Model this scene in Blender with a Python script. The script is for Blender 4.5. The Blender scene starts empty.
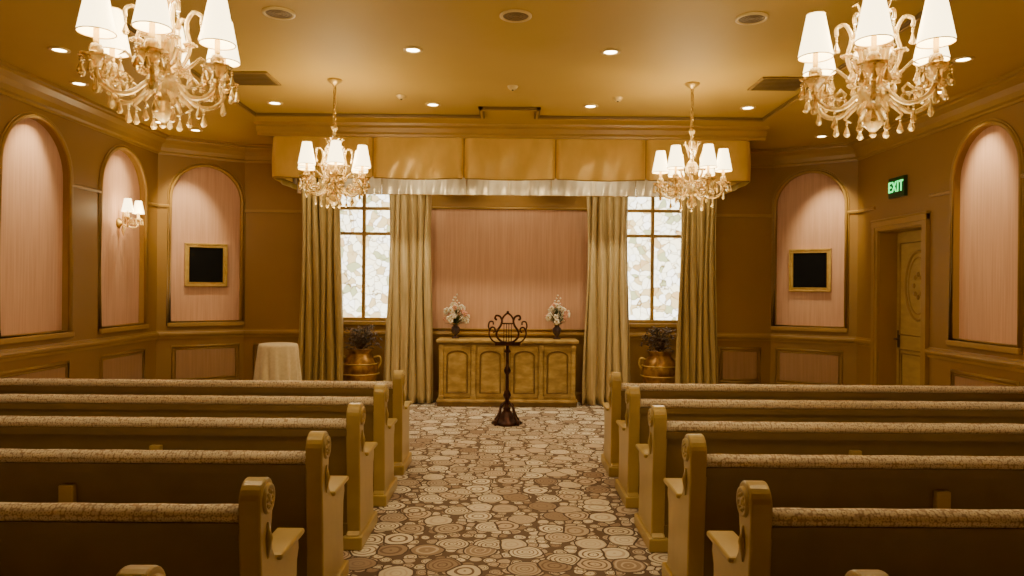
import bpy, bmesh, math, random
from mathutils import Vector, Matrix
random.seed(7)
S = bpy.context.scene
H = 3.68; WX = 4.8; YC = 9.94; YB = 10.6; XB = 3.85; YR = -2.5
EYE = 1.65
LC = (1,.76,.42)

# ------------------------------------------------------------ materials
def newmat(name):
    m = bpy.data.materials.new(name); m.use_nodes = True
    nt = m.node_tree; b = nt.nodes['Principled BSDF']
    return m, nt, b
def L(nt, a, b): nt.links.new(a, b)
def ramp(nt, stops, interp='LINEAR'):
    r = nt.nodes.new('ShaderNodeValToRGB'); cr = r.color_ramp; cr.interpolation = interp
    while len(cr.elements) < len(stops): cr.elements.new(0.5)
    for e, (p, c) in zip(cr.elements, stops):
        e.position = p; e.color = (*c, 1)
    return r
def mapping(nt, scale=(1,1,1)):
    tc = nt.nodes.new('ShaderNodeTexCoord'); mp = nt.nodes.new('ShaderNodeMapping')
    mp.inputs['Scale'].default_value = scale; L(nt, tc.outputs['Object'], mp.inputs[0]); return mp
def mat(name, c1, c2=None, scale=6, stretch=(1,1,1), rough=0.5, metal=0, bump=0.0, detail=4, sheen=0, lo=.35, hi=.65, coat=0, spec=None):
    m, nt, b = newmat(name)
    c2 = c2 or tuple(x*.8 for x in c1)
    mp = mapping(nt, stretch)
    n = nt.nodes.new('ShaderNodeTexNoise'); n.inputs['Scale'].default_value = scale; n.inputs['Detail'].default_value = detail
    L(nt, mp.outputs[0], n.inputs['Vector'])
    r = ramp(nt, [(lo, c1), (hi, c2)]); L(nt, n.outputs['Fac'], r.inputs[0]); L(nt, r.outputs[0], b.inputs['Base Color'])
    b.inputs['Roughness'].default_value = rough; b.inputs['Metallic'].default_value = metal
    if spec is not None: b.inputs['Specular IOR Level'].default_value = spec
    if sheen: b.inputs['Sheen Weight'].default_value = sheen
    if coat: b.inputs['Coat Weight'].default_value = coat; b.inputs['Coat Roughness'].default_value = .25
    if bump:
        bp = nt.nodes.new('ShaderNodeBump'); bp.inputs['Strength'].default_value = bump; bp.inputs['Distance'].default_value = .01
        L(nt, n.outputs['Fac'], bp.inputs['Height']); L(nt, bp.outputs[0], b.inputs['Normal'])
    return m
def emat(name, col, strength, base=(.8,.7,.5)):
    m, nt, b = newmat(name)
    b.inputs['Base Color'].default_value = (*base, 1)
    b.inputs['Emission Color'].default_value = (*col, 1); b.inputs['Emission Strength'].default_value = strength
    return m

M_wall = mat('wall_paint', (.31,.170,.034), (.295,.160,.031), 2.5, rough=.5)
M_ceil = mat('ceiling_paint', (.50,.325,.054), (.48,.31,.050), 1.5, rough=.65)
M_trim = mat('gold_trim', (.39,.235,.052), (.36,.21,.046), 3, rough=.38)
M_line = mat('tray_dark_trim', (.15,.09,.02), (.14,.08,.018), 3, rough=.5)  # ceiling tray border, darker than the other trim
M_gold = mat('gilt_frame', (.58,.40,.11), (.46,.30,.07), 12, rough=.35, metal=.4)
M_pink = mat('pink_moire_fabric', (.67,.405,.27), (.58,.335,.215), 45, (1,.03,1), rough=.55, bump=.08, detail=8)
M_wains = mat('wainscot_fabric', (.40,.23,.11), (.34,.19,.085), 45, (1,.03,1), rough=.6, bump=.08, detail=8)
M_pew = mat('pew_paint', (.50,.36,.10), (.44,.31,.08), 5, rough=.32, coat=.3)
M_pewback = mat('pew_paint_shaded', (.225,.145,.034), (.20,.125,.028), 5, rough=.38, coat=.2)  # same pew paint, with the shade on the backs put into the colour
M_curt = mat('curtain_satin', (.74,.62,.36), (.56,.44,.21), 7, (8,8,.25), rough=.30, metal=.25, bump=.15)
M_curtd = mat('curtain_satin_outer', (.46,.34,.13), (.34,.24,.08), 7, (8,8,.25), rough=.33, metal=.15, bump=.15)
M_val = mat('valance_satin', (.74,.49,.11), (.64,.41,.08), 5, (1,1,.5), rough=.33, metal=.1, bump=.25)
M_valb = mat('valance_seam', (.30,.18,.035), (.26,.15,.03), 5, rough=.5)
M_inval = mat('inner_valance', (.88,.82,.66), (.66,.58,.42), 5, (1,1,.5), rough=.25, metal=.55, bump=.4)
M_console = mat('antique_wood', (.56,.39,.13), (.34,.22,.06), 7, (1,1,2), rough=.4, bump=.1, detail=8)
M_console2 = mat('antique_wood_dark', (.22,.13,.03), (.14,.08,.02), 7, rough=.4, detail=8)
M_iron = mat('bronze_iron', (.035,.013,.008), (.07,.022,.01), 20, rough=.35, metal=.7)
M_black = mat('black_screen', (.003,.003,.003), (.004,.004,.004), 5, rough=.5, spec=.1)
M_cloth = mat('table_linen', (.74,.64,.44), (.66,.56,.36), 30, rough=.6, sheen=.3)
M_urn = mat('gilded_urn', (.40,.22,.05), (.16,.07,.02), 9, rough=.3, metal=.6)
M_leafd = mat('dried_fern', (.10,.045,.02), (.05,.04,.015), 9, rough=.6)
M_leaf = mat('green_leaf', (.07,.10,.025), (.04,.06,.015), 9, rough=.6)
M_petw = mat('white_petal', (.92,.88,.76), (.84,.78,.64), 30, rough=.6)
M_petp = mat('pink_petal', (.80,.42,.32), (.6,.28,.2), 30, rough=.6)
M_vase = mat('dark_vase', (.035,.02,.03), (.08,.04,.03), 9, rough=.2)
M_dark = mat('dark_metal', (.05,.03,.015), (.03,.02,.01), 9, rough=.5)
M_vent = mat('vent_metal', (.24,.15,.04), (.20,.12,.03), 9, rough=.5)
M_vent2 = mat('vent_slat', (.13,.08,.022), (.11,.07,.018), 9, rough=.5)
M_can = mat('can_trim', (.7,.52,.2), (.65,.48,.18), 9, rough=.4)
M_sign = mat('sign_housing', (.02,.07,.015), (.015,.05,.01), 9, rough=.3)
M_door = mat('door_paint', (.50,.34,.10), (.42,.28,.075), 5, (1,3,1), rough=.4)
M_bulb = emat('downlight_lens', (1,.80,.48), 30)
M_exit = emat('exit_letters', (.05,1,.18), 2.6, (.05,.5,.1))

M_crys, nt, b = newmat('amber_crystal')
b.inputs['Roughness'].default_value = .04
b.inputs['Transmission Weight'].default_value = .6; b.inputs['IOR'].default_value = 1.55
n = nt.nodes.new('ShaderNodeTexNoise'); n.inputs['Scale'].default_value = 45
r = ramp(nt, [(.3,(1,.88,.50)),(.55,(.96,.72,.30)),(.75,(.66,.42,.12))]); L(nt,n.outputs['Fac'],r.inputs[0]); L(nt,r.outputs[0],b.inputs['Base Color'])
M_shade, nt, b = newmat('lamp_shade_fabric')
mp = mapping(nt)
n = nt.nodes.new('ShaderNodeTexNoise'); n.inputs['Scale'].default_value = 80; L(nt, mp.outputs[0], n.inputs['Vector'])
r = ramp(nt, [(.3,(1,.76,.36)),(.7,(1,.80,.42))]); L(nt,n.outputs['Fac'],r.inputs[0]); L(nt,r.outputs[0],b.inputs['Emission Color'])
b.inputs['Base Color'].default_value = (.8,.68,.4,1); b.inputs['Emission Strength'].default_value = 7.5
# upholstery
M_uph, nt, b = newmat('patterned_upholstery')
mp = mapping(nt)
v = nt.nodes.new('ShaderNodeTexVoronoi'); v.inputs['Scale'].default_value = 62; v.inputs['Randomness'].default_value=.5; L(nt, mp.outputs[0], v.inputs['Vector'])
r = ramp(nt, [(.12,(.46,.33,.21)),(.28,(.80,.71,.54)),(.5,(.74,.64,.47)),(.64,(.42,.30,.19))]); L(nt,v.outputs['Distance'],r.inputs[0]); L(nt,r.outputs[0],b.inputs['Base Color'])
b.inputs['Roughness'].default_value = .7
# carpet
M_carp, nt, b = newmat('ring_pattern_carpet')
mp = mapping(nt)
nz = nt.nodes.new('ShaderNodeTexNoise'); nz.inputs['Scale'].default_value = 5; L(nt, mp.outputs[0], nz.inputs['Vector'])
mx = nt.nodes.new('ShaderNodeMix'); mx.data_type='VECTOR'; mx.inputs['Factor'].default_value = .05
L(nt, mp.outputs[0], mx.inputs[4]); L(nt, nz.outputs['Color'], mx.inputs[5])
def mth(op, a, bb=None):
    m = nt.nodes.new('ShaderNodeMath'); m.operation = op
    for i, x in enumerate((a, bb)):
        if x is None: continue
        if isinstance(x, (int, float)): m.inputs[i].default_value = x
        else: L(nt, x, m.inputs[i])
    return m.outputs[0]
def mixc(f, a, bb):
    m = nt.nodes.new('ShaderNodeMix'); m.data_type = 'RGBA'
    L(nt, f, m.inputs[0])
    for i, x in ((6, a), (7, bb)):
        if isinstance(x, tuple): m.inputs[i].default_value = (*x, 1)
        else: L(nt, x, m.inputs[i])
    return m.outputs[2]
def ringlayer(scale, rad, k, rnd, ew):
    v = nt.nodes.new('ShaderNodeTexVoronoi'); v.voronoi_dimensions='2D'; v.inputs['Scale'].default_value = scale; v.inputs['Randomness'].default_value = rnd
    e = nt.nodes.new('ShaderNodeTexVoronoi'); e.voronoi_dimensions='2D'; e.feature='DISTANCE_TO_EDGE'; e.inputs['Scale'].default_value = scale; e.inputs['Randomness'].default_value = rnd
    L(nt, mx.outputs[1], v.inputs['Vector']); L(nt, mx.outputs[1], e.inputs['Vector'])
    sep = nt.nodes.new('ShaderNodeSeparateColor'); L(nt, v.outputs['Color'], sep.inputs[0])
    d = v.outputs['Distance']
    kk = mth('ADD', mth('MULTIPLY', sep.outputs[0], k), k*.6)
    ring = mth('LESS_THAN', mth('PINGPONG', mth('MULTIPLY', d, kk), .5), .16)
    tone = ramp(nt, [(0,(.66,.59,.46)),(.3,(.48,.39,.30)),(.5,(.74,.68,.55)),(.75,(.33,.24,.17)),(.86,(.58,.47,.36))], 'CONSTANT')
    L(nt, sep.outputs[1], tone.inputs[0])
    tone2 = ramp(nt, [(0,(.27,.19,.13)),(.4,(.19,.125,.085)),(.75,(.56,.46,.35))], 'CONSTANT')
    L(nt, sep.outputs[2], tone2.inputs[0])
    c = mixc(ring, tone.outputs[0], tone2.outputs[0])
    edge = mth('MAXIMUM', mth('GREATER_THAN', d, rad-.045), mth('LESS_THAN', e.outputs['Distance'], ew))
    c = mixc(edge, c, (.085,.052,.038))
    out = mth('GREATER_THAN', d, rad)
    return c, out
cA, oA = ringlayer(4.5, .47, 6.0, .72, .03)
cB, oB = ringlayer(12.5, .50, 3.6, .75, .06)
cB = mixc(oB, cB, (.14,.09,.06))
col = mixc(oA, cA, cB)
fz = nt.nodes.new('ShaderNodeTexNoise'); fz.inputs['Scale'].default_value = 150; L(nt, mp.outputs[0], fz.inputs['Vector'])
L(nt, col, b.inputs['Base Color']); b.inputs['Roughness'].default_value = .95
bp = nt.nodes.new('ShaderNodeBump'); bp.inputs['Strength'].default_value=.3; L(nt,fz.outputs['Fac'],bp.inputs['Height']); L(nt,bp.outputs[0],b.inputs['Normal'])
# leaded glass
M_glass, nt, b = newmat('leaded_window_glass')
mp = mapping(nt)
nz = nt.nodes.new('ShaderNodeTexNoise'); nz.inputs['Scale'].default_value = 5; L(nt, mp.outputs[0], nz.inputs['Vector'])
mx = nt.nodes.new('ShaderNodeMix'); mx.data_type='VECTOR'; mx.inputs['Factor'].default_value = .14
L(nt, mp.outputs[0], mx.inputs[4]); L(nt, nz.outputs['Color'], mx.inputs[5])
v = nt.nodes.new('ShaderNodeTexVoronoi'); v.feature='DISTANCE_TO_EDGE'; v.inputs['Scale'].default_value = 11; L(nt, mx.outputs[1], v.inputs['Vector'])
v2 = nt.nodes.new('ShaderNodeTexVoronoi'); v2.inputs['Scale'].default_value = 11; L(nt, mx.outputs[1], v2.inputs['Vector'])
sp = nt.nodes.new('ShaderNodeSeparateColor'); L(nt, v2.outputs['Color'], sp.inputs[0])
r2 = ramp(nt, [(0,(1,.93,.66)),(.38,(.56,.42,.19)),(.50,(1,.96,.80)),(.74,(.36,.38,.18)),(.82,(1,.88,.56)),(.93,(.52,.34,.14))], 'CONSTANT'); L(nt, sp.outputs[0], r2.inputs[0])
r = ramp(nt, [(.0,(.12,.08,.03)),(.055,(1,1,1))]); L(nt, v.outputs['Distance'], r.inputs[0])
m = nt.nodes.new('ShaderNodeMix'); m.data_type='RGBA'; m.blend_type='MULTIPLY'; m.inputs[0].default_value = 1
L(nt, r2.outputs[0], m.inputs[6]); L(nt, r.outputs[0], m.inputs[7])
L(nt, m.outputs[2], b.inputs['Emission Color']); b.inputs['Emission Strength'].default_value = 5.0
b.inputs['Base Color'].default_value = (.6,.5,.3,1); b.inputs['Roughness'].default_value=.2

# ------------------------------------------------------------ mesh builder
class MB:
    def __init__(s): s.v=[]; s.f=[]; s.m=[]; s.sm=[]; s.mats=[]
    def mi(s, mt):
        if mt not in s.mats: s.mats.append(mt)
        return s.mats.index(mt)
    def add(s, vs, fs, mt, smooth=False, mtx=None):
        o = len(s.v); k = s.mi(mt)
        for p in vs:
            p = Vector(p)
            s.v.append(tuple(mtx @ p) if mtx else tuple(p))
        for f in fs: s.f.append([i+o for i in f]); s.m.append(k); s.sm.append(smooth)
    def bm(s, bm, mt, smooth=False, mtx=None):
        bm.verts.index_update()
        s.add([v.co.copy() for v in bm.verts], [[v.index for v in f.verts] for f in bm.faces], mt, smooth, mtx); bm.free()
    def box(s, x0,x1,y0,y1,z0,z1, mt, bev=0, mtx=None):
        b = bmesh.new(); bmesh.ops.create_cube(b, size=1)
        for v in b.verts:
            v.co = Vector(((x0+x1)/2+v.co.x*(x1-x0), (y0+y1)/2+v.co.y*(y1-y0), (z0+z1)/2+v.co.z*(z1-z0)))
        if bev: bmesh.ops.bevel(b, geom=b.edges[:], offset=bev, segments=2, affect='EDGES', profile=.5)
        s.bm(b, mt, False, mtx)
    def lathe(s, prof, mt, seg=16, at=(0,0,0), smooth=True, mtx=None, scal=None):
        vs=[]; fs=[]; n=len(prof)
        for j in range(seg):
            a = 2*math.pi*j/seg
            for (r,z) in prof:
                k = 1 if not scal else 1+scal[1]*math.cos(scal[0]*a)
                vs.append((at[0]+r*k*math.cos(a), at[1]+r*k*math.sin(a), at[2]+z))
        for j in range(seg):
            for i in range(n-1):
                a=j*n+i; c=((j+1)%seg)*n+i
                fs.append([a,c,c+1,a+1])
        s.add(vs,fs,mt,smooth,mtx)
    def ball(s, c, r, mt, seg=8, rings=5, sz=(1,1,1), mtx=None):
        prof=[(r*math.sin(math.pi*i/rings), -r*math.cos(math.pi*i/rings)) for i in range(rings+1)]
        vs=[];fs=[];n=rings+1
        for j in range(seg):
            a=2*math.pi*j/seg
            for (q,z) in prof: vs.append((c[0]+q*sz[0]*math.cos(a), c[1]+q*sz[1]*math.sin(a), c[2]+z*sz[2]))
        for j in range(seg):
            for i in range(n-1):
                a=j*n+i; d=((j+1)%seg)*n+i; fs.append([a,d,d+1,a+1])
        s.add(vs,fs,mt,True,mtx)
    def tube(s, pts, rad, mt, seg=8, closed=False, mtx=None, flat=None):
        P=[Vector(p) for p in pts]; n=len(P)
        R = rad if isinstance(rad,(list,tuple)) else [rad]*n
        T=[]
        for i in range(n):
            if closed: t=P[(i+1)%n]-P[i-1]
            else: t=P[min(i+1,n-1)]-P[max(i-1,0)]
            T.append(t.normalized())
        ref = Vector((0,0,1)) if abs(T[0].z)<.9 else Vector((1,0,0))
        u = T[0].cross(ref).normalized(); vs=[]
        for i in range(n):
            u = (u - T[i]*u.dot(T[i])).normalized(); w = T[i].cross(u)
            for j in range(seg):
                a=2*math.pi*j/seg
                fu,fw = flat or (1,1)
                vs.append(P[i]+u*(R[i]*fu*math.cos(a))+w*(R[i]*fw*math.sin(a)))
        fs=[]
        for i in range(n if closed else n-1):
            for j in range(seg):
                a=i*seg+j; b2=i*seg+(j+1)%seg; c=((i+1)%n)*seg+(j+1)%seg; d=((i+1)%n)*seg+j
                fs.append([a,b2,c,d])
        if not closed:
            fs.append(list(range(seg))[::-1]); fs.append([ (n-1)*seg+j for j in range(seg)])
        s.add(vs,fs,mt,True,mtx)
    def prism(s, poly, a0, a1, mt, axes='yz', bev=0, mtx=None, smooth=False):
        b=bmesh.new()
        def P(p,a):
            if axes=='yz': return (a,p[0],p[1])
            if axes=='xz': return (p[0],a,p[1])
            return (p[0],p[1],a)
        A=[b.verts.new(P(p,a0)) for p in poly]; B=[b.verts.new(P(p,a1)) for p in poly]
        n=len(poly); f1=b.faces.new(A); f2=b.faces.new(B[::-1])
        for i in range(n): b.faces.new([A[i],B[i],B[(i+1)%n],A[(i+1)%n]])
        bmesh.ops.recalc_face_normals(b, faces=b.faces[:])
        if bev:
            ed=[e for e in b.edges if (e in f1.edges[:] or e in f2.edges[:])]
            bmesh.ops.bevel(b, geom=ed, offset=bev, segments=2, affect='EDGES', profile=.5)
        s.bm(b, mt, smooth, mtx)
    def mesh(s, name):
        me=bpy.data.meshes.new(name); me.from_pydata(s.v,[],s.f)
        for m in s.mats: me.materials.append(m)
        me.polygons.foreach_set('material_index', s.m); me.polygons.foreach_set('use_smooth', s.sm)
        me.update(); 
        b=bmesh.new(); b.from_mesh(me); bmesh.ops.recalc_face_normals(b, faces=b.faces[:]); b.to_mesh(me); b.free()
        return me
    def obj(s, name, loc=(0,0,0), mtx=None):
        o=bpy.data.objects.new(name, s.mesh(name)); S.collection.objects.link(o)
        if mtx is not None: o.matrix_world=mtx
        else: o.location=loc
        return o
def smooth_path(pts, k=5):
    P=[Vector(p) for p in pts]; out=[]
    for i in range(len(P)-1):
        p0=P[max(i-1,0)];p1=P[i];p2=P[i+1];p3=P[min(i+2,len(P)-1)]
        for j in range(k):
            t=j/k
            out.append(.5*((2*p1)+(p2-p0)*t+(2*p0-5*p1+4*p2-p3)*t*t+(3*p1-p0-3*p2+p3)*t**3))
    out.append(P[-1]); return out
def inst(o, name, loc, rotz=0):
    k=bpy.data.objects.new(name, o.data); S.collection.objects.link(k); k.location=loc; k.rotation_euler=(0,0,rotz); return k
def light(kind, name, loc, energy, color=LC, parent=None, target=None, size=.05, angle=60, blend=.6):
    d=bpy.data.lights.new(name, kind); d.energy=energy; d.color=color
    if kind=='SPOT': d.spot_size=math.radians(angle); d.spot_blend=blend; d.shadow_soft_size=size
    if kind=='POINT': d.shadow_soft_size=size
    o=bpy.data.objects.new(name,d); S.collection.objects.link(o)
    if parent: o.parent=parent
    o.location=loc
    if target is not None:
        o.rotation_euler=(Vector(target)-Vector(loc)).to_track_quat('-Z','Y').to_euler()
    return o

# ------------------------------------------------------------ walls
def wallmtx(p0,p1):
    p0=Vector((*p0,0)); p1=Vector((*p1,0)); X=(p1-p0).normalized(); Y=Vector((0,0,1)); Z=X.cross(Y)
    m=Matrix.Identity(4)
    for i in range(3): m[i][0]=X[i]; m[i][1]=Y[i]; m[i][2]=Z[i]; m[i][3]=p0[i]
    return m, (p1-p0).length
NZ=1.15
def arch_pts(u0,u1,z0,zt,n=24,off=0):
    u0-=off;u1+=off;z0-=off;zt+=off
    r=(u1-u0)/2; zc=zt-r; c=(u0+u1)/2
    pts=[(u0,z0),(u1,z0)]
    for i in range(n+1):
        a=math.pi*i/n; pts.append((c+r*math.cos(a), zc+r*math.sin(a)))
    return pts
T=.12; ND=.07
CROWN=[(0,-.24),(.015,-.24),(.02,-.215),(.05,-.20),(.06,-.15),(.09,-.10),(.15,-.06),(.155,-.04),(.19,-.03),(.19,0),(0,0)]
def holewall(name, p0, p1, holes, ext=0):
    mtx,Ln=wallmtx(p0,p1)
    cu=bpy.data.curves.new(name,'CURVE'); cu.dimensions='2D'; cu.fill_mode='BOTH'; cu.extrude=T/2
    def sp(pts):
        s=cu.splines.new('POLY'); s.points.add(len(pts)-1)
        for q,p in zip(s.points,pts): q.co=(p[0],p[1],0,1)
        s.use_cyclic_u=True
    sp([(-ext,0),(Ln+ext,0),(Ln+ext,H),(-ext,H)])
    for h in holes: sp(h)
    o=bpy.data.objects.new(name+'_tmp',cu); S.collection.objects.link(o)
    bpy.context.view_layer.update()
    me=bpy.data.meshes.new_from_object(o.evaluated_get(bpy.context.evaluated_depsgraph_get()))
    bpy.data.objects.remove(o)
    me.transform(Matrix.Translation((0,0,-T/2))); me.materials.clear(); me.materials.append(M_wall)
    w=bpy.data.objects.new(name,me); S.collection.objects.link(w); w.matrix_world=mtx
    return w,mtx,Ln
trimn=[0]
def trims(mtx, Ln, niches=(), gaps=(), panels=(), rail=True, chair=True):
    b=MB()
    def run(prof, z, u0, u1, mt):
        vs=[(u0,z+q[1],q[0]) for q in prof]+[(u1,z+q[1],q[0]) for q in prof]; n=len(prof)
        fs=[[i,(i+1)%n,n+(i+1)%n,n+i] for i in range(n)]+[list(range(n)),list(range(n,2*n))[::-1]]
        b.add(vs,fs,mt)
    run(CROWN,H,0,Ln,M_trim)
    def segs(gs):
        u=0; out=[]
        for g in sorted(gs):
            out.append((u,g[0])); u=g[1]
        out.append((u,Ln)); return out
    CH=[(0,-.06),(.02,-.06),(.025,-.03),(.045,-.015),(.055,.01),(.05,.03),(.02,.035),(.015,.055),(0,.055)]
    for u0,u1 in segs(gaps):
        if chair: run(CH,.965,u0,u1,M_trim)
        run([(0,0),(.025,0),(.025,.11),(.012,.14),(0,.14)],0,u0,u1,M_trim)
    if rail:
        for u0,u1 in segs([(a-.03,c+.03) for a,c in niches]+list(gaps)):
            if u1-u0>.06: run([(0,-.02),(.02,-.02),(.025,.005),(.01,.02),(0,.02)],2.74,u0,u1,M_trim)
    for (a,c) in niches:
        for off,rd in ((.015,.022),(.048,.010)):
            P=arch_pts(a,c,NZ,3.33,28,off)
            b.tube([(p[0],p[1],.006) for p in P], rd, M_trim, 8, True)
        b.box(a-.05,c+.05,NZ-.08,NZ-.02,0,.045,M_trim,.01)
    for (a,c) in panels:
        for off,rd in ((0,.018),(.04,.009)):
            b.tube([(a+off,.30+off,.004),(c-off,.30+off,.004),(c-off,.80-off,.004),(a+off,.80-off,.004)],rd,M_trim,6,True)
        b.box(a+.05,c-.05,.35,.75,0,.006,M_wains)
    trimn[0]+=1
    return b.obj('trim_%d'%trimn[0], mtx=mtx)
def niche_panels(mtx, niches):
    for a,c in niches:
        b=MB(); b.prism(arch_pts(a,c,NZ,3.33,28,.003), -T-.01, -ND, M_pink, axes='xy')
        trimn[0]+=1
        b.obj('trim_%d'%trimn[0], mtx=mtx)
NL=[(4.9+2.5,5.95+2.5),(6.87+2.5,7.95+2.5),(8.57+2.5,9.6+2.5)]
w,mL,LnL=holewall('wall_left',(-WX,YR),(-WX,YC),[arch_pts(a,c,NZ,3.33) for a,c in NL])
trims(mL,LnL,NL,(),NL); niche_panels(mL,NL)
NR=[(YC-7.80,YC-6.78),(YC-5.95,YC-4.9)]
DO=(YC-9.35,YC-8.35); DZ=2.42
w,mR,LnR=holewall('wall_right',(WX,YC),(WX,YR),[arch_pts(a,c,NZ,3.33) for a,c in NR]+[[(DO[0],.001),(DO[1],.001),(DO[1],DZ),(DO[0],DZ)]])
trims(mR,LnR,NR,[(DO[0]-.12,DO[1]+.12)],NR); niche_panels(mR,NR)
for nm,p0,p1 in (('wall_back_left',(-WX,YC),(-XB,YB)),('wall_back_right',(XB,YB),(WX,YC))):
    Ls=(Vector(p1)-Vector(p0)).length; sh=.065 if p0[0]<0 else -.05
    N=[(Ls/2+sh-.465,Ls/2+sh+.465)]
    w,ms,Ln=holewall(nm,p0,p1,[arch_pts(a,c,NZ,3.33) for a,c in N])
    trims(ms,Ln,N,(),[(N[0][0]+.02,N[0][1]-.02)]); niche_panels(ms,N)
    b=MB(); c=Ls/2+sh; fw,fh=.285,.305; zc=1.94; n0=-ND
    for (o1,o2,d) in ((0,.022,.05),(.020,.050,.036),(.047,.058,.045)):
        for (x0,x1,z0,z1) in ((-fw+o1,fw-o1,fh-o2,fh-o1),(-fw+o1,fw-o1,-fh+o1,-fh+o2),(-fw+o1,-fw+o2,-fh+o1,fh-o1),(fw-o2,fw-o1,-fh+o1,fh-o1)):
            b.box(c+x0,c+x1,zc+z0,zc+z1,n0,n0+d,M_gold,.004)
    b.box(c-fw+.055,c+fw-.055,zc-fh+.055,zc+fh-.055,n0,n0+.025,M_black)
    b.obj('framed_screen', mtx=ms)
WC=2.12; WH=.50
wins=[[(XB+s*WC-WH,1.15),(XB+s*WC+WH,1.15),(XB+s*WC+WH,3.2),(XB+s*WC-WH,3.2)] for s in (-1,1)]
w,mB,LnB=holewall('wall_back',(-XB,YB),(XB,YB),wins)
trims(mB,LnB,[],[],[(.15,.75),(LnB-.75,LnB-.15)],rail=False)
b=MB()
b.box(0,.95,2.72,2.76,0,.02,M_trim); b.box(LnB-.95,LnB,2.72,2.76,0,.02,M_trim)
b.box(XB-1.18,XB+1.18,1.04,2.79,0,.012,M_pink)
b.tube([(XB-1.2,1.04,.01),(XB+1.2,1.04,.01),(XB+1.2,2.81,.01),(XB-1.2,2.81,.01)],.022,M_trim,6,True)
trimn[0]+=1; b.obj('trim_%d'%trimn[0], mtx=mB)
for i,s in enumerate((-1,1)):
    b=MB(); c=XB+s*WC
    b.box(c-WH,c+WH,1.15,3.2,-.10,-.09,M_glass)
    for x0,x1,z0,z1 in ((-WH,-WH+.05,1.15,3.2),(WH-.05,WH,1.15,3.2),(-WH,WH,1.15,1.20),(-WH,WH,3.15,3.2)):
        b.box(c+x0,c+x1,z0,z1,-.11,-.02,M_trim,.006)
    b.box(c-.026,c+.026,1.2,3.15,-.095,-.045,M_trim,.006)
    for z in (2.43,2.80): b.box(c-WH+.04,c+WH-.04,z-.024,z+.024,-.095,-.05,M_trim,.006)
    b.box(c-WH-.06,c+WH+.06,1.09,1.15,-.1,.05,M_trim,.01)
    for q in (-WH-.03,WH+.03): b.box(c+q-.03,c+q+.03,1.15,3.2,0,.02,M_trim,.005)
    b.obj('window_%d'%(i+1), mtx=mB)
w,mW,LnW=holewall('wall_rear',(WX,YR),(-WX,YR),[]); trims(mW,LnW,rail=False)

def slab(name,z0,z1,mt):
    b=MB(); b.prism([(-WX-T,YR-T),(WX+T+.5,YR-T),(WX+T+.5,YC+.1),(XB+.1,YB+T),(-XB-.1,YB+T),(-WX-T,YC+.1)],z0,z1,mt,axes='xy'); return b.obj(name)
slab('floor',-.1,0,M_carp); slab('ceiling',H,H+.1,M_ceil)

b=MB()
def strip(x0,y0,x1,y1,w=.03,h=.03):
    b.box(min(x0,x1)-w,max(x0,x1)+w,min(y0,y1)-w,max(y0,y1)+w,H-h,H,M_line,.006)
    b.box(min(x0,x1)-w*.4,max(x0,x1)+w*.4,min(y0,y1)-w*.4,max(y0,y1)+w*.4,H-h-.012,H-h,M_trim,.004)
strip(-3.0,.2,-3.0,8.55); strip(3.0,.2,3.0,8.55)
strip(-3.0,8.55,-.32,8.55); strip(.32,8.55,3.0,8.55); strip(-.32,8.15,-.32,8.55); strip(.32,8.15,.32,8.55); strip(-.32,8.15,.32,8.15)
trimn[0]+=1; b.obj('trim_%d'%trimn[0])

# door casing (trim) and leaf
b=MB(); u0,u1=DO; rd=.22
b.box(u0-.03,u0+.012,0,DZ,-rd-.06,.004,M_trim); b.box(u1-.012,u1+.03,0,DZ,-rd-.06,.004,M_trim); b.box(u0,u1,DZ-.012,DZ+.03,-rd-.06,.004,M_trim)
b.box(u0-.03,u1+.03,0,DZ+.03,-rd-.09,-rd-.058,M_trim)
for k,(o1,o2,d) in enumerate(((-.12,-.05,.05),(-.06,.0,.035))):
    b.box(u0+o1,u0+o2,0,DZ-o1,0,d,M_trim,.006); b.box(u1-o2,u1-o1,0,DZ-o1,0,d,M_trim,.006); b.box(u0+o1,u1-o1,DZ-o2,DZ-o1,0,d+.005,M_trim,.006)
b.box(u0-.14,u1+.14,DZ+.12,DZ+.15,0,.06,M_trim,.01)
trimn[0]+=1; b.obj('trim_%d'%trimn[0], mtx=mR)
b=MB()
b.box(u0+.014,u1-.014,.01,DZ-.014,-rd-.045,-rd,M_door,.004)
n=-rd+.002; uc=(u0+u1)/2
def oval(cu,cz,a,c,m=32): return [(cu+a*math.cos(2*math.pi*i/m),cz+c*math.sin(2*math.pi*i/m),n) for i in range(m)]
b.tube(oval(uc,1.72,.27,.42),.018,M_trim,6,True); b.tube(oval(uc,1.72,.21,.35),.010,M_trim,6,True)
for q in (.04,.09): b.tube([(u0+.06+q,.18+q,n),(u1-.06-q,.18+q,n),(u1-.06-q,.95-q,n),(u0+.06+q,.95-q,n)],.014,M_trim,6,True)
b.tube([(u0+.1,1.1,n),(u1-.1,1.1,n),(u1-.1,2.26,n),(u0+.1,2.26,n)],.014,M_trim,6,True)
for i in range(8):
    a=i*math.pi/4; b.ball((uc+.09*math.cos(a),1.72+.14*math.sin(a),n),.035,M_trim,6,4,(1,1,.5))
b.box(u0+.05,u0+.1,.93,1.15,-rd,-rd+.012,M_dark,.003); b.tube([(u0+.075,1.04,-rd+.01),(u0+.075,1.04,-rd+.06),(u0+.19,1.04,-rd+.065)],.01,M_dark,8)
b.obj('door_1', mtx=mR)

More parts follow.
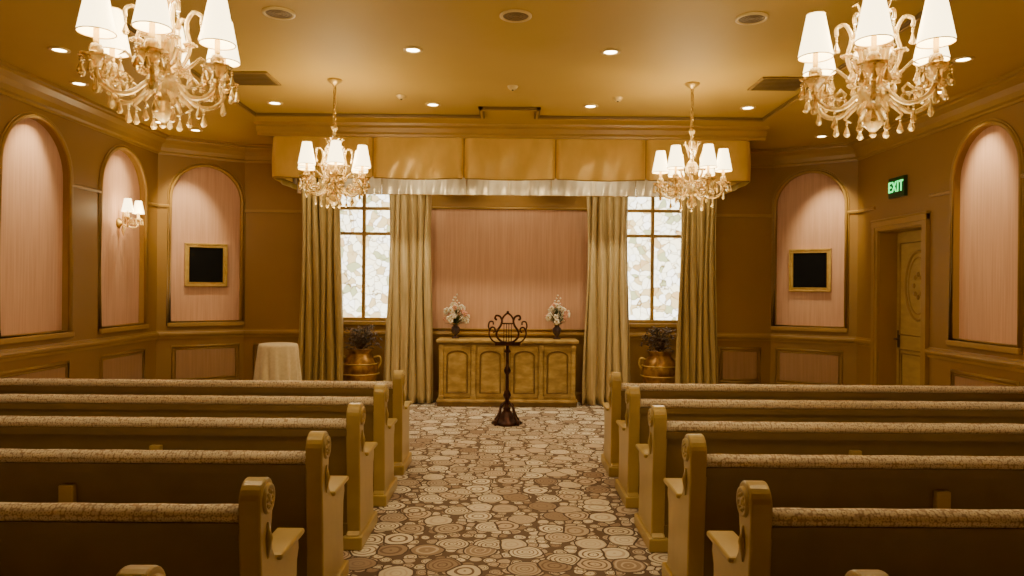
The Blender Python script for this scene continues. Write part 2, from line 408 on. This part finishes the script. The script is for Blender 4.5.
# exit sign
b=MB(); ec=YC-8.88; ez=2.93
b.box(ec-.18,ec+.18,ez-.125,ez+.125,0,.05,M_sign,.008)
o=b.obj('exit_sign', mtx=mR)
tx=bpy.data.curves.new('letters','FONT'); tx.body='EXIT'; tx.size=.185; tx.align_x='CENTER'; tx.align_y='CENTER'; tx.extrude=.003; tx.offset=.002; tx.space_character=1.12
to=bpy.data.objects.new('letters',tx); S.collection.objects.link(to); tx.materials.append(M_exit)
to.parent=o; to.location=(ec,ez,.054); to.scale=(.82,1,1)

# ------------------------------------------------------------ soffit + valances
b=MB(); y0=9.14; xs=[-2.98,-1.72,-.57,.59,1.73,3.05]
def cloth_strip(bb, x0,x1,y,zt,zb,mt,pleat=.09,n=44,ax='x',bulge=.05,sgn=-1,rows=12,sag=.022,gap=.006):
    vs=[];fs=[]
    x0+=gap; x1-=gap; ph=random.uniform(0,6)
    for i in range(n+1):
        t=i/n; x=x0+(x1-x0)*t
        e=min(t,1-t)
        for j in range(rows+1):
            s=j/rows
            d=bulge*(math.sin(math.pi*t)**.3)*(.35+.65*math.sin(math.pi*min(1,s*.8)))
            d+=.009*math.sin(t*21+ph+s*3)*(.3+s)*math.sin(math.pi*t) + .009*math.sin(t*9+s*6+ph*2)*math.sin(math.pi*t)
            if e<.035: d-=pleat*(1-e/.035)*.35
            z=zt+(zb-zt)*s - (sag*math.sin(math.pi*t) if j==rows else 0)
            yy=y+sgn*d
            vs.append((x,yy,z) if ax=='x' else (yy,x,z))
    for i in range(n):
        for j in range(rows):
            a=i*(rows+1)+j; fs.append([a,a+rows+1,a+rows+2,a+1])
    bb.add(vs,fs,mt,True)
for i in range(5):
    cloth_strip(b,xs[i],xs[i+1],y0,3.54,3.03,M_val)
    b.tube([(xs[i]+.02,y0-.01,3.02)]+[(xs[i]+(xs[i+1]-xs[i])*t/10,y0-.04,3.022-.020*math.sin(math.pi*t/10)) for t in range(1,10)]+[(xs[i+1]-.02,y0-.01,3.02)],.008,M_valb,6)
for sx,sg in ((xs[0],-1),(xs[-1],1)):
    cloth_strip(b,y0,YB-.02,sx,3.54,3.03,M_val,ax='y',sgn=sg)
b.box(xs[0]+.01,xs[-1]-.01,y0+.035,y0+.055,3.05,H,M_valb)
b.box(xs[0]+.035,xs[0]+.055,y0+.04,YB-.02,3.05,H,M_wall); b.box(xs[-1]-.055,xs[-1]-.035,y0+.04,YB-.02,3.05,H,M_wall)
pr=[(.05,-.15),(-.05,-.15),(-.06,-.12),(-.09,-.10),(-.11,-.05),(-.16,-.03),(-.17,0),(.05,0)]
b.prism([(y0+q[0],H+q[1]) for q in pr],xs[0]-.17,xs[-1]+.17,M_trim,axes='yz')
b.prism([(xs[0]+q[0],H+q[1]) for q in pr],y0,YB-.02,M_trim,axes='xz'); b.prism([(xs[-1]-q[0],H+q[1]) for q in pr],y0,YB-.02,M_trim,axes='xz')
b.obj('window_valance')
b=MB(); yi=9.93
nn=10
for i in range(nn):
    xa=-2.9+5.8*i/nn; xb=-2.9+5.8*(i+1)/nn
    cloth_strip(b,xa,xb,yi,3.5,2.92,M_inval,n=24,bulge=.04,sag=.006,gap=.001,pleat=.04)
b.box(-2.92,2.92,yi+.045,yi+.06,3.3,H,M_wall)
b.tube([(-2.9,yi-.02,2.915),(2.9,yi-.02,2.915)],.007,M_valb,6)
b.obj('inner_valance')

# curtains
def curtain(x0,x1,y,zt,mt,folds,seed,amp=.045,sway=0):
    random.seed(seed); b=MB(); n=folds*12; rows=30
    ph=[random.uniform(-1.1,1.1) for _ in range(folds+1)]; am=[random.uniform(.5,1.3) for _ in range(folds+1)]
    vs=[];fs=[]
    for i in range(n+1):
        t=i/n; k=t*folds; ki=int(min(k,folds-1)); fr=k-ki
        A=am[ki]*(1-fr)+am[ki+1]*fr; P=ph[ki]*(1-fr)+ph[ki+1]*fr
        for j in range(rows+1):
            s=j/rows; z=zt*(1-s)+.012*s
            wd=1-.12*math.sin(math.pi*min(1,s*1.1))+.05*s
            xc=(x0+x1)/2; xx=xc+(t-.5)*(x1-x0)*wd+sway*math.sin(s*2.4)+.016*math.sin(s*6+k*1.7)
            q=2*math.pi*k+P+.9*math.sin(s*2.2+ki*.8)
            yy=y-amp*A*(math.sin(q)+.25*math.sin(2*q+s*3))*(.75+.35*s)
            xx-=.012*math.cos(q)
            vs.append((xx,yy,z))
    for i in range(n):
        for j in range(rows):
            a=i*(rows+1)+j; fs.append([a,a+rows+1,a+rows+2,a+1])
    b.add(vs,fs,mt,True)
    o=b.obj('curtain'); o.modifiers.new('thick','SOLIDIFY').thickness=.004
    return o
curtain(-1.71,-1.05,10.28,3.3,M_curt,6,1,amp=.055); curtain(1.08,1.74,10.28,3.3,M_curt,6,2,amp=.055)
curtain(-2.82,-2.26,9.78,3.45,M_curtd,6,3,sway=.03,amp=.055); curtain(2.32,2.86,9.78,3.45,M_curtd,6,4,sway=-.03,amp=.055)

# ------------------------------------------------------------ console cabinet
b=MB(); W=.97; D2=.23
b.box(-W,W,-D2,D2,0,.07,M_console2,.01); b.box(-W-.01,W+.01,-D2-.015,D2,.06,.10,M_console,.012)
b.box(-W+.03,W-.03,-D2+.03,D2,.09,.86,M_console,.008)
b.box(-W-.02,W+.02,-D2-.03,D2,.885,.93,M_console,.014); b.box(-W+.0,W-.0,-D2+.0,D2,.855,.89,M_console2,.008)
for x in (-.915,-.47,0,.47,.915):
    b.box(x-.03,x+.03,-D2+.0,-D2+.04,.10,.86,M_console,.008)
    b.box(x-.037,x+.037,-D2-.008,-D2+.04,.78,.84,M_console,.006); b.box(x-.037,x+.037,-D2-.008,-D2+.04,.10,.16,M_console,.006)
for xc in (-.695,-.235,.235,.695):
    x0,x1=xc-.185,xc+.185
    b.box(x0,x1,-D2+.012,-D2+.035,.13,.83,M_console,.006)
    P=[(x0+.045,.19),(x1-.045,.19),(x1-.045,.70)]+[(xc+(.14)*math.cos(a*math.pi/10),.70+.07*math.sin(a*math.pi/10)) for a in range(1,10)]+[(x0+.045,.70)]
    b.tube([(p[0],-D2+.010,p[1]) for p in P],.012,M_console2,6,True)
    b.prism([(xc+(p[0]-xc)*.86,.47+(p[1]-.47)*.92) for p in P],-D2+.002,-D2+.02,M_console,axes='xz',bev=.006)
    b.ball((x1-.018 if (xc<0 and xc>-.5) or xc>.5 else x0+.018,-D2-.004,.5),.014,M_gold)
b.obj('console_cabinet',(0,YB-.09-D2,0))
CONY=YB-.09-D2

def vase(x,seed):
    random.seed(seed); b=MB()
    b.lathe([(0,0),(.05,0),(.055,.012),(.022,.03),(.02,.045),(.05,.075),(.068,.115),(.06,.15),(.035,.175),(.032,.19),(.048,.205),(.04,.2),(.028,.19),(0,.17)],M_vase,20)
    b.tube([(.05*math.cos(a*.2*math.pi),.05*math.sin(a*.2*math.pi),.206) for a in range(10)],.005,M_gold,6,True)
    for i in range(46):
        a=random.uniform(0,6.28); rr=.18*math.sqrt(random.random())
        z=.25+.24*random.random(); rr*= (1-.8*max(0,(z-.36)/.14)) if z>.36 else 1
        p=Vector((rr*math.cos(a),rr*math.sin(a),z))
        b.tube([(0,0,.17),(p.x*.4,p.y*.4,.17+(z-.17)*.6),p],.0025,M_leaf,4)
        m=M_petw if random.random()<.72 else M_petp; rs=random.uniform(.022,.032)
        ax=random.uniform(0,1)
        for q in range(5):
            c=q*1.2566+ax; b.ball((p.x+rs*math.cos(c)*.8,p.y+rs*.5*math.sin(c*2)*.3-.01,p.z+rs*math.sin(c)*.8),rs*.62,m,6,4,(1,.5,1))
        b.ball((p.x,p.y-.018,p.z),rs*.35,M_gold,6,4)
    for i in range(26):
        a=random.uniform(0,6.28); rr=random.uniform(.1,.19); z=random.uniform(.2,.5); 
        if z>.4: rr*=.55
        p=Vector((rr*math.cos(a),rr*math.sin(a),z)); q=Vector((p.x*.5,p.y*.5,.2+(z-.2)*.7))
        b.tube([(0,0,.18),q,p],[.002,.014,.002],M_leaf,5,flat=(1,.3))
    for i in range(4):
        a=random.uniform(0,6.28); top=Vector((.04*math.cos(a),.02*math.sin(a),.5+.04*i))
        b.tube([(0,0,.2),top],.002,M_leaf,4)
        for k in range(5): b.ball(Vector((0,0,.2)).lerp(top,.6+.1*k)+Vector((.008*(-1)**k,0,0)),.013,M_petw,6,4)
    return b.obj('flower_vase',(x,CONY+.02,.93))
vase(-.74,11); vase(.70,12)

def urn(x,y,seed):
    random.seed(seed); b=MB()
    b.lathe([(0,0),(.15,0),(.16,.03),(.13,.06),(.08,.09),(.075,.12),(.14,.18),(.22,.30),(.255,.44),(.25,.55),(.20,.66),(.15,.71),(.145,.74),(.19,.78),(.185,.79),(.13,.75),(0,.72)],M_urn,36,scal=(18,.02))
    for z,r in ((.44,.262),(.58,.246),(.14,.095)): b.tube([(r*math.cos(a*math.pi/14),r*math.sin(a*math.pi/14),z) for a in range(28)],.009,M_gold,6,True)
    for s in (-1,1): b.tube(smooth_path([(s*.19,0,.66),(s*.27,0,.68),(s*.29,0,.6),(s*.25,0,.52)],4),.013,M_gold,8)
    for i in range(60):
        a=random.uniform(0,6.28); ln=random.uniform(.15,.36); up=random.uniform(.12,.40)
        pts=[Vector((0,0,.74)).lerp(Vector((ln*.8*math.cos(a),ln*.7*math.sin(a),.70)),t)+Vector((0,0,up*math.sin(t*2.2))) for t in (0,.25,.5,.75,1)]
        b.tube(pts,[.004,.004,.003,.003,.001],M_leafd,4)
        for k in range(1,5):
            for sg in (-1,1):
                d=(pts[k]-pts[k-1]).normalized(); sd=Vector((-math.sin(a),math.cos(a),.2))*sg
                q=pts[k]+sd*.05+d*.03
                b.tube([pts[k],(pts[k]+q)/2,q],[.003,.012,.001],M_leafd,5,flat=(1,.4))
    b.obj('fern_urn',(x,y,0))
urn(-2.06,10.16,5); urn(2.14,10.16,6)

# round table with draped cloth
b=MB(); vs=[];fs=[]; n=108; rows=16; Ht=.94
prof=[(0,Ht),(.12,Ht),(.20,Ht-.001),(.225,Ht-.006),(.235,Ht-.02),(.24,Ht-.045)]+[(.242+.055*(k/rows),Ht-.045-(Ht-.055)*k/rows) for k in range(1,rows+1)]
for i in range(n):
    a=2*math.pi*i/n
    for k,(r,z) in enumerate(prof):
        w=min(1,max(0,(Ht-.03-z)/.4)); q=r*(1+.09*w*math.sin(12*a+.9*math.sin(2*a))+.03*w*math.sin(23*a+z*2))
        vs.append((q*math.cos(a),q*math.sin(a),z))
m=len(prof)
for i in range(n):
    for k in range(m-1):
        a=i*m+k;c=((i+1)%n)*m+k; fs.append([a,c,c+1,a+1])
b.add(vs,fs,M_cloth,True); b.obj('draped_table',(-2.84,9.0,0))

# lectern (lyre-shaped book rest)
b=MB()
b.lathe([(0,0),(.17,0),(.175,.02),(.16,.035),(.12,.05),(.10,.09),(.06,.14),(.035,.17),(.045,.19),(.025,.21),(.022,.3),(.035,.32),(.045,.35),(.032,.39),(.02,.41),(.018,.6),(.03,.62),(.04,.65),(.03,.68),(.018,.70),(.018,.86),(.04,.88),(.02,.91),(.015,.98),(0,.98)],M_iron,18,scal=(4,.10))
for i in range(4):
    a=i*math.pi/2+.78; ca,sa=math.cos(a),math.sin(a)
    b.tube([(.03*ca,.03*sa,.27),(.10*ca,.10*sa,.22),(.13*ca,.13*sa,.12),(.17*ca,.17*sa,.05),(.20*ca,.20*sa,.03)],[.012,.014,.016,.018,.02],M_iron,8)
    b.ball((.19*ca,.19*sa,.022),.022,M_iron)
tl=lambda x,z:(x, .10*(z-.95)/.4, z)
def mir(pts,r=.010):
    for s in (-1,1): b.tube(smooth_path([tl(s*p[0],p[1]) for p in pts],5),r,M_iron,6)
b.box(-.15,.15,-.07,.01,.955,.975,M_iron,.004); b.box(-.15,.15,-.075,-.065,.955,1.0,M_iron,.003)
mir([(0,.985),(.07,1.0),(.125,1.05),(.13,1.12),(.085,1.19),(.07,1.25),(.095,1.30),(.14,1.31),(.155,1.275),(.13,1.26)],.014)
mir([(.05,.98),(.14,.985),(.20,1.03),(.225,1.10),(.20,1.165),(.16,1.16),(.155,1.12),(.18,1.11)],.011)
mir([(.215,1.13),(.235,1.18),(.22,1.235),(.18,1.235),(.175,1.20)],.010)
mir([(.075,1.25),(.05,1.30),(.02,1.33),(0,1.34)],.012)
b.tube([tl(-.085,1.215),tl(.085,1.215)],.010,M_iron,6)
for x in (-.045,-.015,.015,.045): b.tube([tl(x,.99),tl(x,1.215)],.0055,M_iron,5)
b.ball(tl(0,1.352),.018,M_iron)
b.obj('iron_lectern',(0,8.8,0))

# ------------------------------------------------------------ pews
PL=3.83
def pewmesh(side):
    b=MB(); s=side
    def X(a,c): return (min(s*a,s*c),max(s*a,s*c))
    prof=[(-.01,0),(-.01,.09),(.015,.11),(.0,.40),(-.03,.70),(-.035,.79)]
    c=(.045,.833)
    for i in range(1,14):
        a=math.pi-math.pi*i/14*1.15+.12; prof.append((c[0]+.08*math.cos(a),c[1]+.08*math.sin(a)))
    prof+=[(.112,.77),(.10,.70),(.115,.62),(.16,.565),(.24,.545),(.44,.54),(.475,.525),(.48,.49),(.455,.44),(.45,.30),(.47,.11),(.50,.09),(.50,0)]
    for k,(xa,xb) in enumerate(((0,.085),(PL-.085,PL))):
        x0,x1=X(xa,xb)
        b.prism(prof,x0,x1,M_pew,axes='yz',bev=.009)
        xx=X(xa-.02,xb+(.02 if k==0 else 0))
        b.box(xx[0],xx[1],-.03,.52,0,.085,M_pew,.01)
        b.box(xx[0],xx[1],.17,.50,.545,.572,M_pew,.01)
    rot=Matrix.Rotation(math.radians(-90*s),4,'Y'); 
    m=Matrix.Translation((0,c[0],c[1]))@rot
    b.lathe([(0,.012),(.012,.014),(.016,.006),(.03,.010),(.040,.004),(.047,.012),(.056,.012),(.06,-.002)],M_pew,24,mtx=m)
    for i in range(8):
        a=i*math.pi/4; b.ball((.030*math.cos(a),.030*math.sin(a),.006),.011,M_pew,6,4,(1,1,.8),mtx=m)
    b.tube([(-s*.002,.05,.74),(-s*.004,.045,.68),(-s*.002,.05,.60)],[.004,.018,.003],M_pew,8)
    x0,x1=X(.08,PL-.08)
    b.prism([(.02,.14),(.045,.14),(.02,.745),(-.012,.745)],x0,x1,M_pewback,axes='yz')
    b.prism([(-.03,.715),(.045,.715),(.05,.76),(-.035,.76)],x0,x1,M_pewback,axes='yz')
    pts=[]; n=60
    for i in range(n+1):
        t=i/n; pts.append((x0+.003+(x1-x0-.006)*t,.008,.784))
    b.tube(pts,[.036+.001*math.sin(i*1.3) for i in range(n+1)],M_uph,12,flat=(1.15,1.0))
    b.prism([(.045,.46),(.075,.46),(.055,.74),(.02,.74)],x0+.01,x1-.01,M_uph,axes='yz')
    b.box(x0,x1,.03,.47,.36,.40,M_pew,.006); b.box(x0,x1,.44,.465,.28,.40,M_pew,.004)
    b.box(x0+.01,x1-.01,.06,.47,.40,.47,M_uph,.02)
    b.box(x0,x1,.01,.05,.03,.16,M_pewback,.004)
    for xr in (1.27,2.5):
        a,c2=X(xr-.035,xr+.035); b.prism([(-.035,.03),(.02,.03),(.0,.65),(-.04,.65)],a,c2,M_pew,axes='yz',bev=.004)
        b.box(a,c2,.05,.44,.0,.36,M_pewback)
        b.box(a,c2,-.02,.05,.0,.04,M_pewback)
    return b.mesh('pew')
for s in (-1,1):
    me=pewmesh(s)
    for D in (6.38,5.47,4.56,3.65,2.75,1.855):
        o=bpy.data.objects.new('pew',me); S.collection.objects.link(o); o.location=(s*.918,D,0)

# ------------------------------------------------------------ chandeliers
def shade(b,c,rt,rb,h,z):
    b.lathe([(rb,0),(rb-.001,.01),(rt,h)],M_shade,20,at=(c[0],c[1],z))
    for r,zz in ((rb,0),(rt,h)): b.tube([(c[0]+r*math.cos(a*math.pi/10),c[1]+r*math.sin(a*math.pi/10),z+zz) for a in range(20)],.003,M_gold,5,True)
def drop(b,p,ln=.07):
    x,y,z=p
    b.ball((x,y,z-.012),.007,M_crys,6,4); b.ball((x,y,z-.026),.007,M_crys,6,4)
    b.lathe([(0,0),(.004,-.004),(.014,-.6*ln),(.017,-.75*ln),(.010,-.93*ln),(0,-ln)],M_crys,7,at=(x,y,z-.032),smooth=False)
def flower(b,p,r=.03):
    for q in range(6):
        a=q*math.pi/3; b.ball((p[0]+r*math.cos(a)*.7,p[1]+r*math.sin(a)*.7,p[2]),r*.5,M_crys,6,4,(1,1,.6))
M_bulbw = emat('candle_bulb',(1,.82,.50),30)
def chandelier():
    b=MB(); Z=-H
    b.lathe([(0,0),(.075,0),(.07,-.015),(.045,-.035),(.02,-.05),(.012,-.06)],M_gold,20)
    z=-.06
    k=0
    while z>Z+3.24:
        ax=k%2
        b.tube([((.016*math.cos(a)) if ax else 0,0 if ax else .016*math.cos(a),z-.018+.024*math.sin(a)) for a in [i*math.pi/5 for i in range(10)]],.006,M_gold,5,True); z-=.033;k+=1
    b.lathe([(0,3.25),(.01,3.25),(.03,3.225),(.032,3.2),(.015,3.18),(.012,3.13),(.035,3.10),(.045,3.07),(.035,3.03),(.014,3.01),(.014,2.93),(.04,2.90),(.06,2.86),(.06,2.82),(.04,2.78),(.018,2.76),(.018,2.70),(.07,2.67),(.085,2.63),(.07,2.59),(.03,2.56),(.03,2.54),(.05,2.51),(.045,2.48),(.02,2.455),(.012,2.445),(0,2.44)],M_crys,18,at=(0,0,Z),scal=(9,.06))
    b.tube([(0,0,Z+3.25),(0,0,Z+2.47)],.009,M_gold,6)
    drop(b,(0,0,Z+2.50),.05)
    for i in range(6):
        a=i*math.pi/3+.26; ca,sa=math.cos(a),math.sin(a)
        P=lambda r,z:(r*ca,r*sa,Z+z)
        arm=[(.05,2.64),(.09,2.62),(.13,2.58),(.18,2.555),(.235,2.56),(.28,2.59),(.30,2.63),(.30,2.68)]
        b.tube(smooth_path([P(*q) for q in arm],3),.0125,M_crys,7)
        b.tube([P(.18,2.57),P(.20,2.62),P(.17,2.65),P(.145,2.63),P(.155,2.605)],.008,M_crys,6)
        c=P(.30,2.68)
        b.lathe([(0,-.03),(.02,-.03),(.03,-.01),(.055,.008),(.072,.024),(.066,.024),(.04,.012),(.02,.01)],M_crys,24,at=c,scal=(8,.08))
        b.lathe([(.012,0),(.026,.02),(.034,.05),(.024,.075),(.014,.08)],M_crys,12,at=c); b.lathe([(.013,.07),(.013,.15),(0,.15)],M_gold,12,at=c)
        shade(b,c,.043,.083,.215,Z+2.81)
        b.ball((c[0],c[1],Z+2.88),.02,M_bulbw,8,6,(1,1,1.6))
        for k in range(7):
            t=k*2*math.pi/7; drop(b,(c[0]+.066*math.cos(t),c[1]+.066*math.sin(t),c[2]+.018),.06)
        drop(b,P(.30,2.645),.085); drop(b,P(.20,2.55),.065)
        flower(b,P(.10,2.70),.034); flower(b,P(.20,2.60),.028)
        a2=a+math.pi/6; ca2,sa2=math.cos(a2),math.sin(a2); Q=lambda r,z:(r*ca2,r*sa2,Z+z)
        b.tube(smooth_path([Q(.04,2.68),Q(.09,2.74),Q(.12,2.83),Q(.10,2.93),Q(.13,3.0),Q(.17,2.99),Q(.17,2.95)],3),.010,M_crys,7)
        b.tube([Q(.03,2.95),Q(.05,3.03),Q(.075,3.10),Q(.10,3.09)],[.006,.016,.012,.003],M_crys,6,flat=(1,.5))
        b.tube([Q(.05,2.70),Q(.11,2.72),Q(.17,2.78),Q(.20,2.76)],[.006,.022,.018,.003],M_crys,6,flat=(1,.4))
        drop(b,Q(.17,2.95),.06); drop(b,Q(.19,2.76),.06); flower(b,Q(.12,2.84),.030)
        b.tube([Q(.05,2.60),Q(.10,2.56),Q(.13,2.52),Q(.10,2.50)],[.008,.013,.010,.004],M_crys,6); drop(b,Q(.12,2.52),.06)
    return b.mesh('chandelier')
cm=chandelier()
for x,y,rz in ((-1.72,7.14,-.5),(1.80,7.14,.55),(-1.70,3.57,-.5),(1.82,3.62,-.20)):
    o=bpy.data.objects.new('chandelier',cm); S.collection.objects.link(o); o.location=(x,y,H); o.rotation_euler=(0,0,rz)
    light('POINT','glow',(0,0,-H+3.0),56,LC,o,size=.12)
    light('POINT','glow_low',(0,0,-H+2.3),16,LC,o,size=.10)

# sconce
b=MB(); un=9.085+2.5; n0=-ND; zc=2.42
b.lathe([(0,0),(.06,0),(.065,.01),(.04,.025),(.02,.05),(0,.055)],M_gold,16,at=(un,zc,n0))
for s in (-1,1):
    b.tube(smooth_path([(un,zc,n0+.03),(un+s*.03,zc-.04,n0+.10),(un+s*.09,zc-.05,n0+.16),(un+s*.13,zc,n0+.18),(un+s*.13,zc+.05,n0+.18)],4),.011,M_crys,8)
    mm=Matrix.Translation((un+s*.13,zc+.05,n0+.18))@Matrix.Rotation(math.radians(-90),4,'X')
    b.lathe([(0,-.02),(.03,-.01),(.055,.012),(.05,.014),(.02,.005),(.012,.09),(0,.09)],M_crys,16,mtx=mm)
    b.lathe([(.07,.08),(.038,.24)],M_shade,18,mtx=mm)
    for k in range(6):
        t=k*math.pi/3; p=(un+s*.13+.05*math.cos(t),zc+.0,n0+.18+.05*math.sin(t))
        b.tube([(p[0],p[1]+.06,p[2]),(p[0],p[1]+.03,p[2]),(p[0],p[1],p[2]),(p[0],p[1]-.03,p[2])],[.003,.006,.012,.002],M_crys,6)
b.tube([(un,zc-.03,n0+.06),(un,zc-.09,n0+.06),(un,zc-.16,n0+.06)],[.01,.024,.003],M_crys,6)
b.tube([(un,zc+.02,n0+.05),(un,zc+.12,n0+.07),(un,zc+.24,n0+.05)],[.012,.02,.003],M_crys,6)
o=b.obj('wall_sconce',mtx=mL)
light('POINT','glow',(un,zc+.16,n0+.3),10,LC,o,size=.06)

# ------------------------------------------------------------ downlights, vents, speakers
b=MB()
b.lathe([(.085,0),(.085,-.008),(.06,-.012),(.055,-.004)],M_can,24); b.lathe([(0,-.003),(.056,-.003)],M_bulb,24)
dm=b.mesh('downlight')
def dl(x,y,e=26,ang=95,tgt=None,z=H):
    o=bpy.data.objects.new('downlight',dm); S.collection.objects.link(o); o.location=(x,y,z)
    light('SPOT','beam',(0,0,-.03),e,(1,.79,.47),o,target=tgt or (0,0,-2),size=.05,angle=ang,blend=.8)
for x,y in ((-.83,6.2),(.86,6.2),(-2.6,8.05),(-.85,8.05),(.9,8.05),(2.65,8.05),(-3.9,6.3),(3.95,6.3),(-.83,3.9),(.86,3.9),(-3.9,4.0),(3.95,4.0)):
    dl(x,y,52,78)
for sx in (-1,1):
    dl(sx*4.10,9.50,170,50,(sx*.30,.46,-.85))
    dl(sx*4.35,7.35,130,52,(sx*.45,0,-.80))
    dl(sx*4.35,5.4,40,54,(sx*.45,0,-.85))
dl(-4.35,9.05,80,52,(-.45,0,-.85))
for x in (-2.4,-1.2,0,1.2,2.4): dl(x,9.5,66,110,(0,.35,-1))
for x in (-1.37,0,1.42): dl(x,10.16,34,100,(0,.12,-1))

b=MB(); b.box(-.25,.25,-.22,.22,-.015,0,M_vent,.005)
for i in range(9): b.box(-.22,.22,-.19+i*.045,-.165+i*.045,-.020,-.014,M_vent2)
o=b.obj('ceiling_vent',(-2.55,7.1,H)); inst(o,'ceiling_vent',(2.65,7.1,H))
b=MB(); b.lathe([(.12,0),(.12,-.01),(.10,-.014),(.095,-.006)],M_can,28); b.lathe([(0,-.007),(.096,-.007)],M_vent,28)
for r in (.03,.055,.08): b.tube([(r*math.cos(a*math.pi/12),r*math.sin(a*math.pi/12),-.008) for a in range(24)],.002,M_vent2,5,True)
o=b.obj('ceiling_speaker',(-1.72,5.4,H)); inst(o,'ceiling_speaker',(1.8,5.4,H)); inst(o,'ceiling_speaker',(.04,5.4,H))
b=MB(); b.lathe([(0,-.035),(.03,-.035),(.045,-.02),(.055,0)],M_can,18); b.ball((0,0,-.035),.012,M_dark)
o=b.obj('smoke_detector',(.03,7.3,H)); inst(o,'smoke_detector',(-1.15,7.7,H)); inst(o,'smoke_detector',(1.15,7.7,H))

# world
w=bpy.data.worlds.new('world'); S.world=w; w.use_nodes=True
w.node_tree.nodes['Background'].inputs[0].default_value=(.9,.8,.6,1); w.node_tree.nodes['Background'].inputs[1].default_value=.3

# camera
cd=bpy.data.cameras.new('camera'); cd.sensor_width=36; cd.lens=25.5; cd.clip_end=100
co=bpy.data.objects.new('camera',cd); S.collection.objects.link(co); S.camera=co
co.matrix_world=Matrix.Translation((0,0,EYE))@Matrix.Rotation(-4/725,4,'Z')@Matrix.Rotation(math.radians(90),4,'X')@Matrix.Rotation(math.radians(.5),4,'Z')
